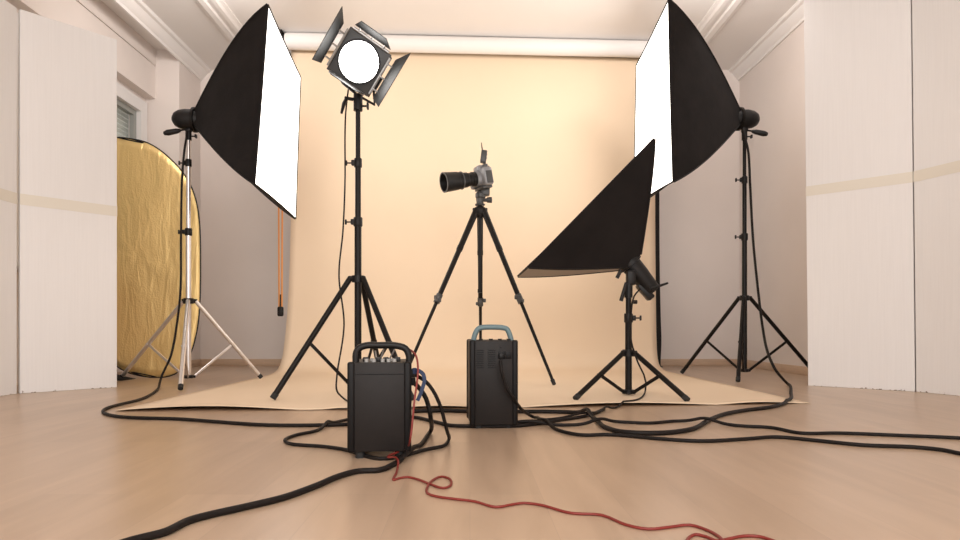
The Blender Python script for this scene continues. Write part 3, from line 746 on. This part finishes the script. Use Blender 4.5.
# right light
pre = [hubR + V((.03, -.03, -.12)), P(748, 150, 5.53), P(750, 183, 5.52), P(753, 239, 5.5), P(758, 290, 5.45), P(763, 330, 5.3), P(768, 353, 5.0), P(775, 369, 4.85)]
cable('power_cable', 'thick black cable hanging from the right softbox and looping back over the floor', .0105,
      [(787, 384), (791, 393), (789, 401), (771, 407), (747, 410), (725, 414), (709, 420), (690, 429.5), (660, 433), (624, 432), (606, 427.5), (594, 418.5), (577, 412.8), (550, 411.5), (519, 411.5), (500, 411), (467, 411), (440, 410.5), (413, 411)], M_cable, pre=pre)
cable('power_cable', 'black floor cable leaving right, farther of two', .0075,
      [(488, 424.5), (518, 424.8), (547, 425), (589, 424.5), (618, 422), (648, 423), (678, 421), (707, 423), (744, 426), (771, 427.5), (801, 433), (839, 433), (892, 435), (960, 438), (1010, 442)], M_cable)
pre = [P(500.5, 361, 2.79), P(501.5, 369, 2.775), P(504, 380, 2.78), P(508, 391, 2.785), P(514, 400, 2.80), P(519, 407, 2.86)]
cable('power_cable', 'black cable from the back of the pale-handled power pack leaving right, nearer of two', .0075,
      [(533, 417.5), (544, 424), (565, 432), (583, 435), (607, 434.5), (630, 436), (657, 438.5), (701, 441), (744, 439), (777, 437), (812, 440), (863, 445), (913, 447), (943, 450), (960, 453.5), (1000, 461)], M_cable, pre=pre)
# front pack cables
post = [P(446, 428, 2.35), P(441, 408, 2.32), P(435, 394, 2.31), P(426, 380, 2.30), P(417, 374, 2.29), P(413, 373, 2.28)]
cable('power_cable', 'black cable looping left of the black-handled power pack and under it', .0068,
      [(360, 417), (347, 419.5), (332, 423.5), (315, 431), (296, 435), (285, 440), (292, 444), (324, 446.5), (347, 450), (362, 455), (380, 458.5), (396, 457.5), (410, 454), (426, 449.5), (443, 446), (449, 440)], M_cable, post=post)
pre = [P(413, 382, 2.36), P(420, 387, 2.38), P(426, 398, 2.38), P(430, 415, 2.36)]
cable('power_cable', 'thick black cable crossing the near floor to the lower left', .0088,
      [(430.5, 432), (421, 444.5), (408, 455.5), (394, 464), (379, 470), (359, 471), (338, 476.5), (318, 485), (297, 493), (280, 498.5), (240, 508), (213, 514), (189, 520.5), (165, 532), (148, 536.5), (130, 541), (95, 553)], M_cable, pre=pre)
pre = [P(404, 348, 2.3), P(410, 348, 2.27), P(415.5, 353, 2.24), P(418, 366, 2.2), P(417, 382, 2.18), P(414.5, 400, 2.15), P(412.5, 421, 2.14), P(410.5, 440, 2.12)]
cable('sync_cord', 'thin red cord trailing from the black-handled power pack to the bottom edge', .0036,
      [(405, 453), (398, 457), (390, 459), (388, 461), (394, 462), (398, 466), (396.5, 473), (393.5, 480), (399, 478.3), (407, 477), (417, 479), (430, 484), (443, 488), (449, 486.5), (451.5, 482), (448, 478), (441.5, 476.5), (433, 480), (427, 488), (428, 493.5), (438, 496.7), (453, 498.7), (475, 501.5), (496, 507), (512, 504.5), (524, 503), (541, 505), (571, 513), (601, 515), (627, 525), (648, 529), (670, 527), (690, 525), (707, 530), (721, 538.5), (725, 550), (706, 558), (688, 549), (688, 539), (696, 534.5), (707, 537), (717, 541), (728, 539), (744, 536), (759, 536.5), (774, 541), (800, 552)], M_red, cat='cord', pre=pre, n=8)
cable_sp = spline([HC - n * .12 - vv * .15, pb + V((-.08, 0, -.06)), P(345, 135, 4.15), P(345, 180, 4.14), P(343, 230, 4.12), P(339, 275, 4.08), P(344, 325, 4.0), P(337, 375, 3.9), P(337, 391, 3.8), F(342, 397, .03), F(350, 402, .01), F(365, 404, .012)], .02)
tag(MB().tube(cable_sp, .0055, 8).build('power_cable', M_cable, None, ang=60), 'thin black cable hanging loose beside the spotlight stand', 'cable')
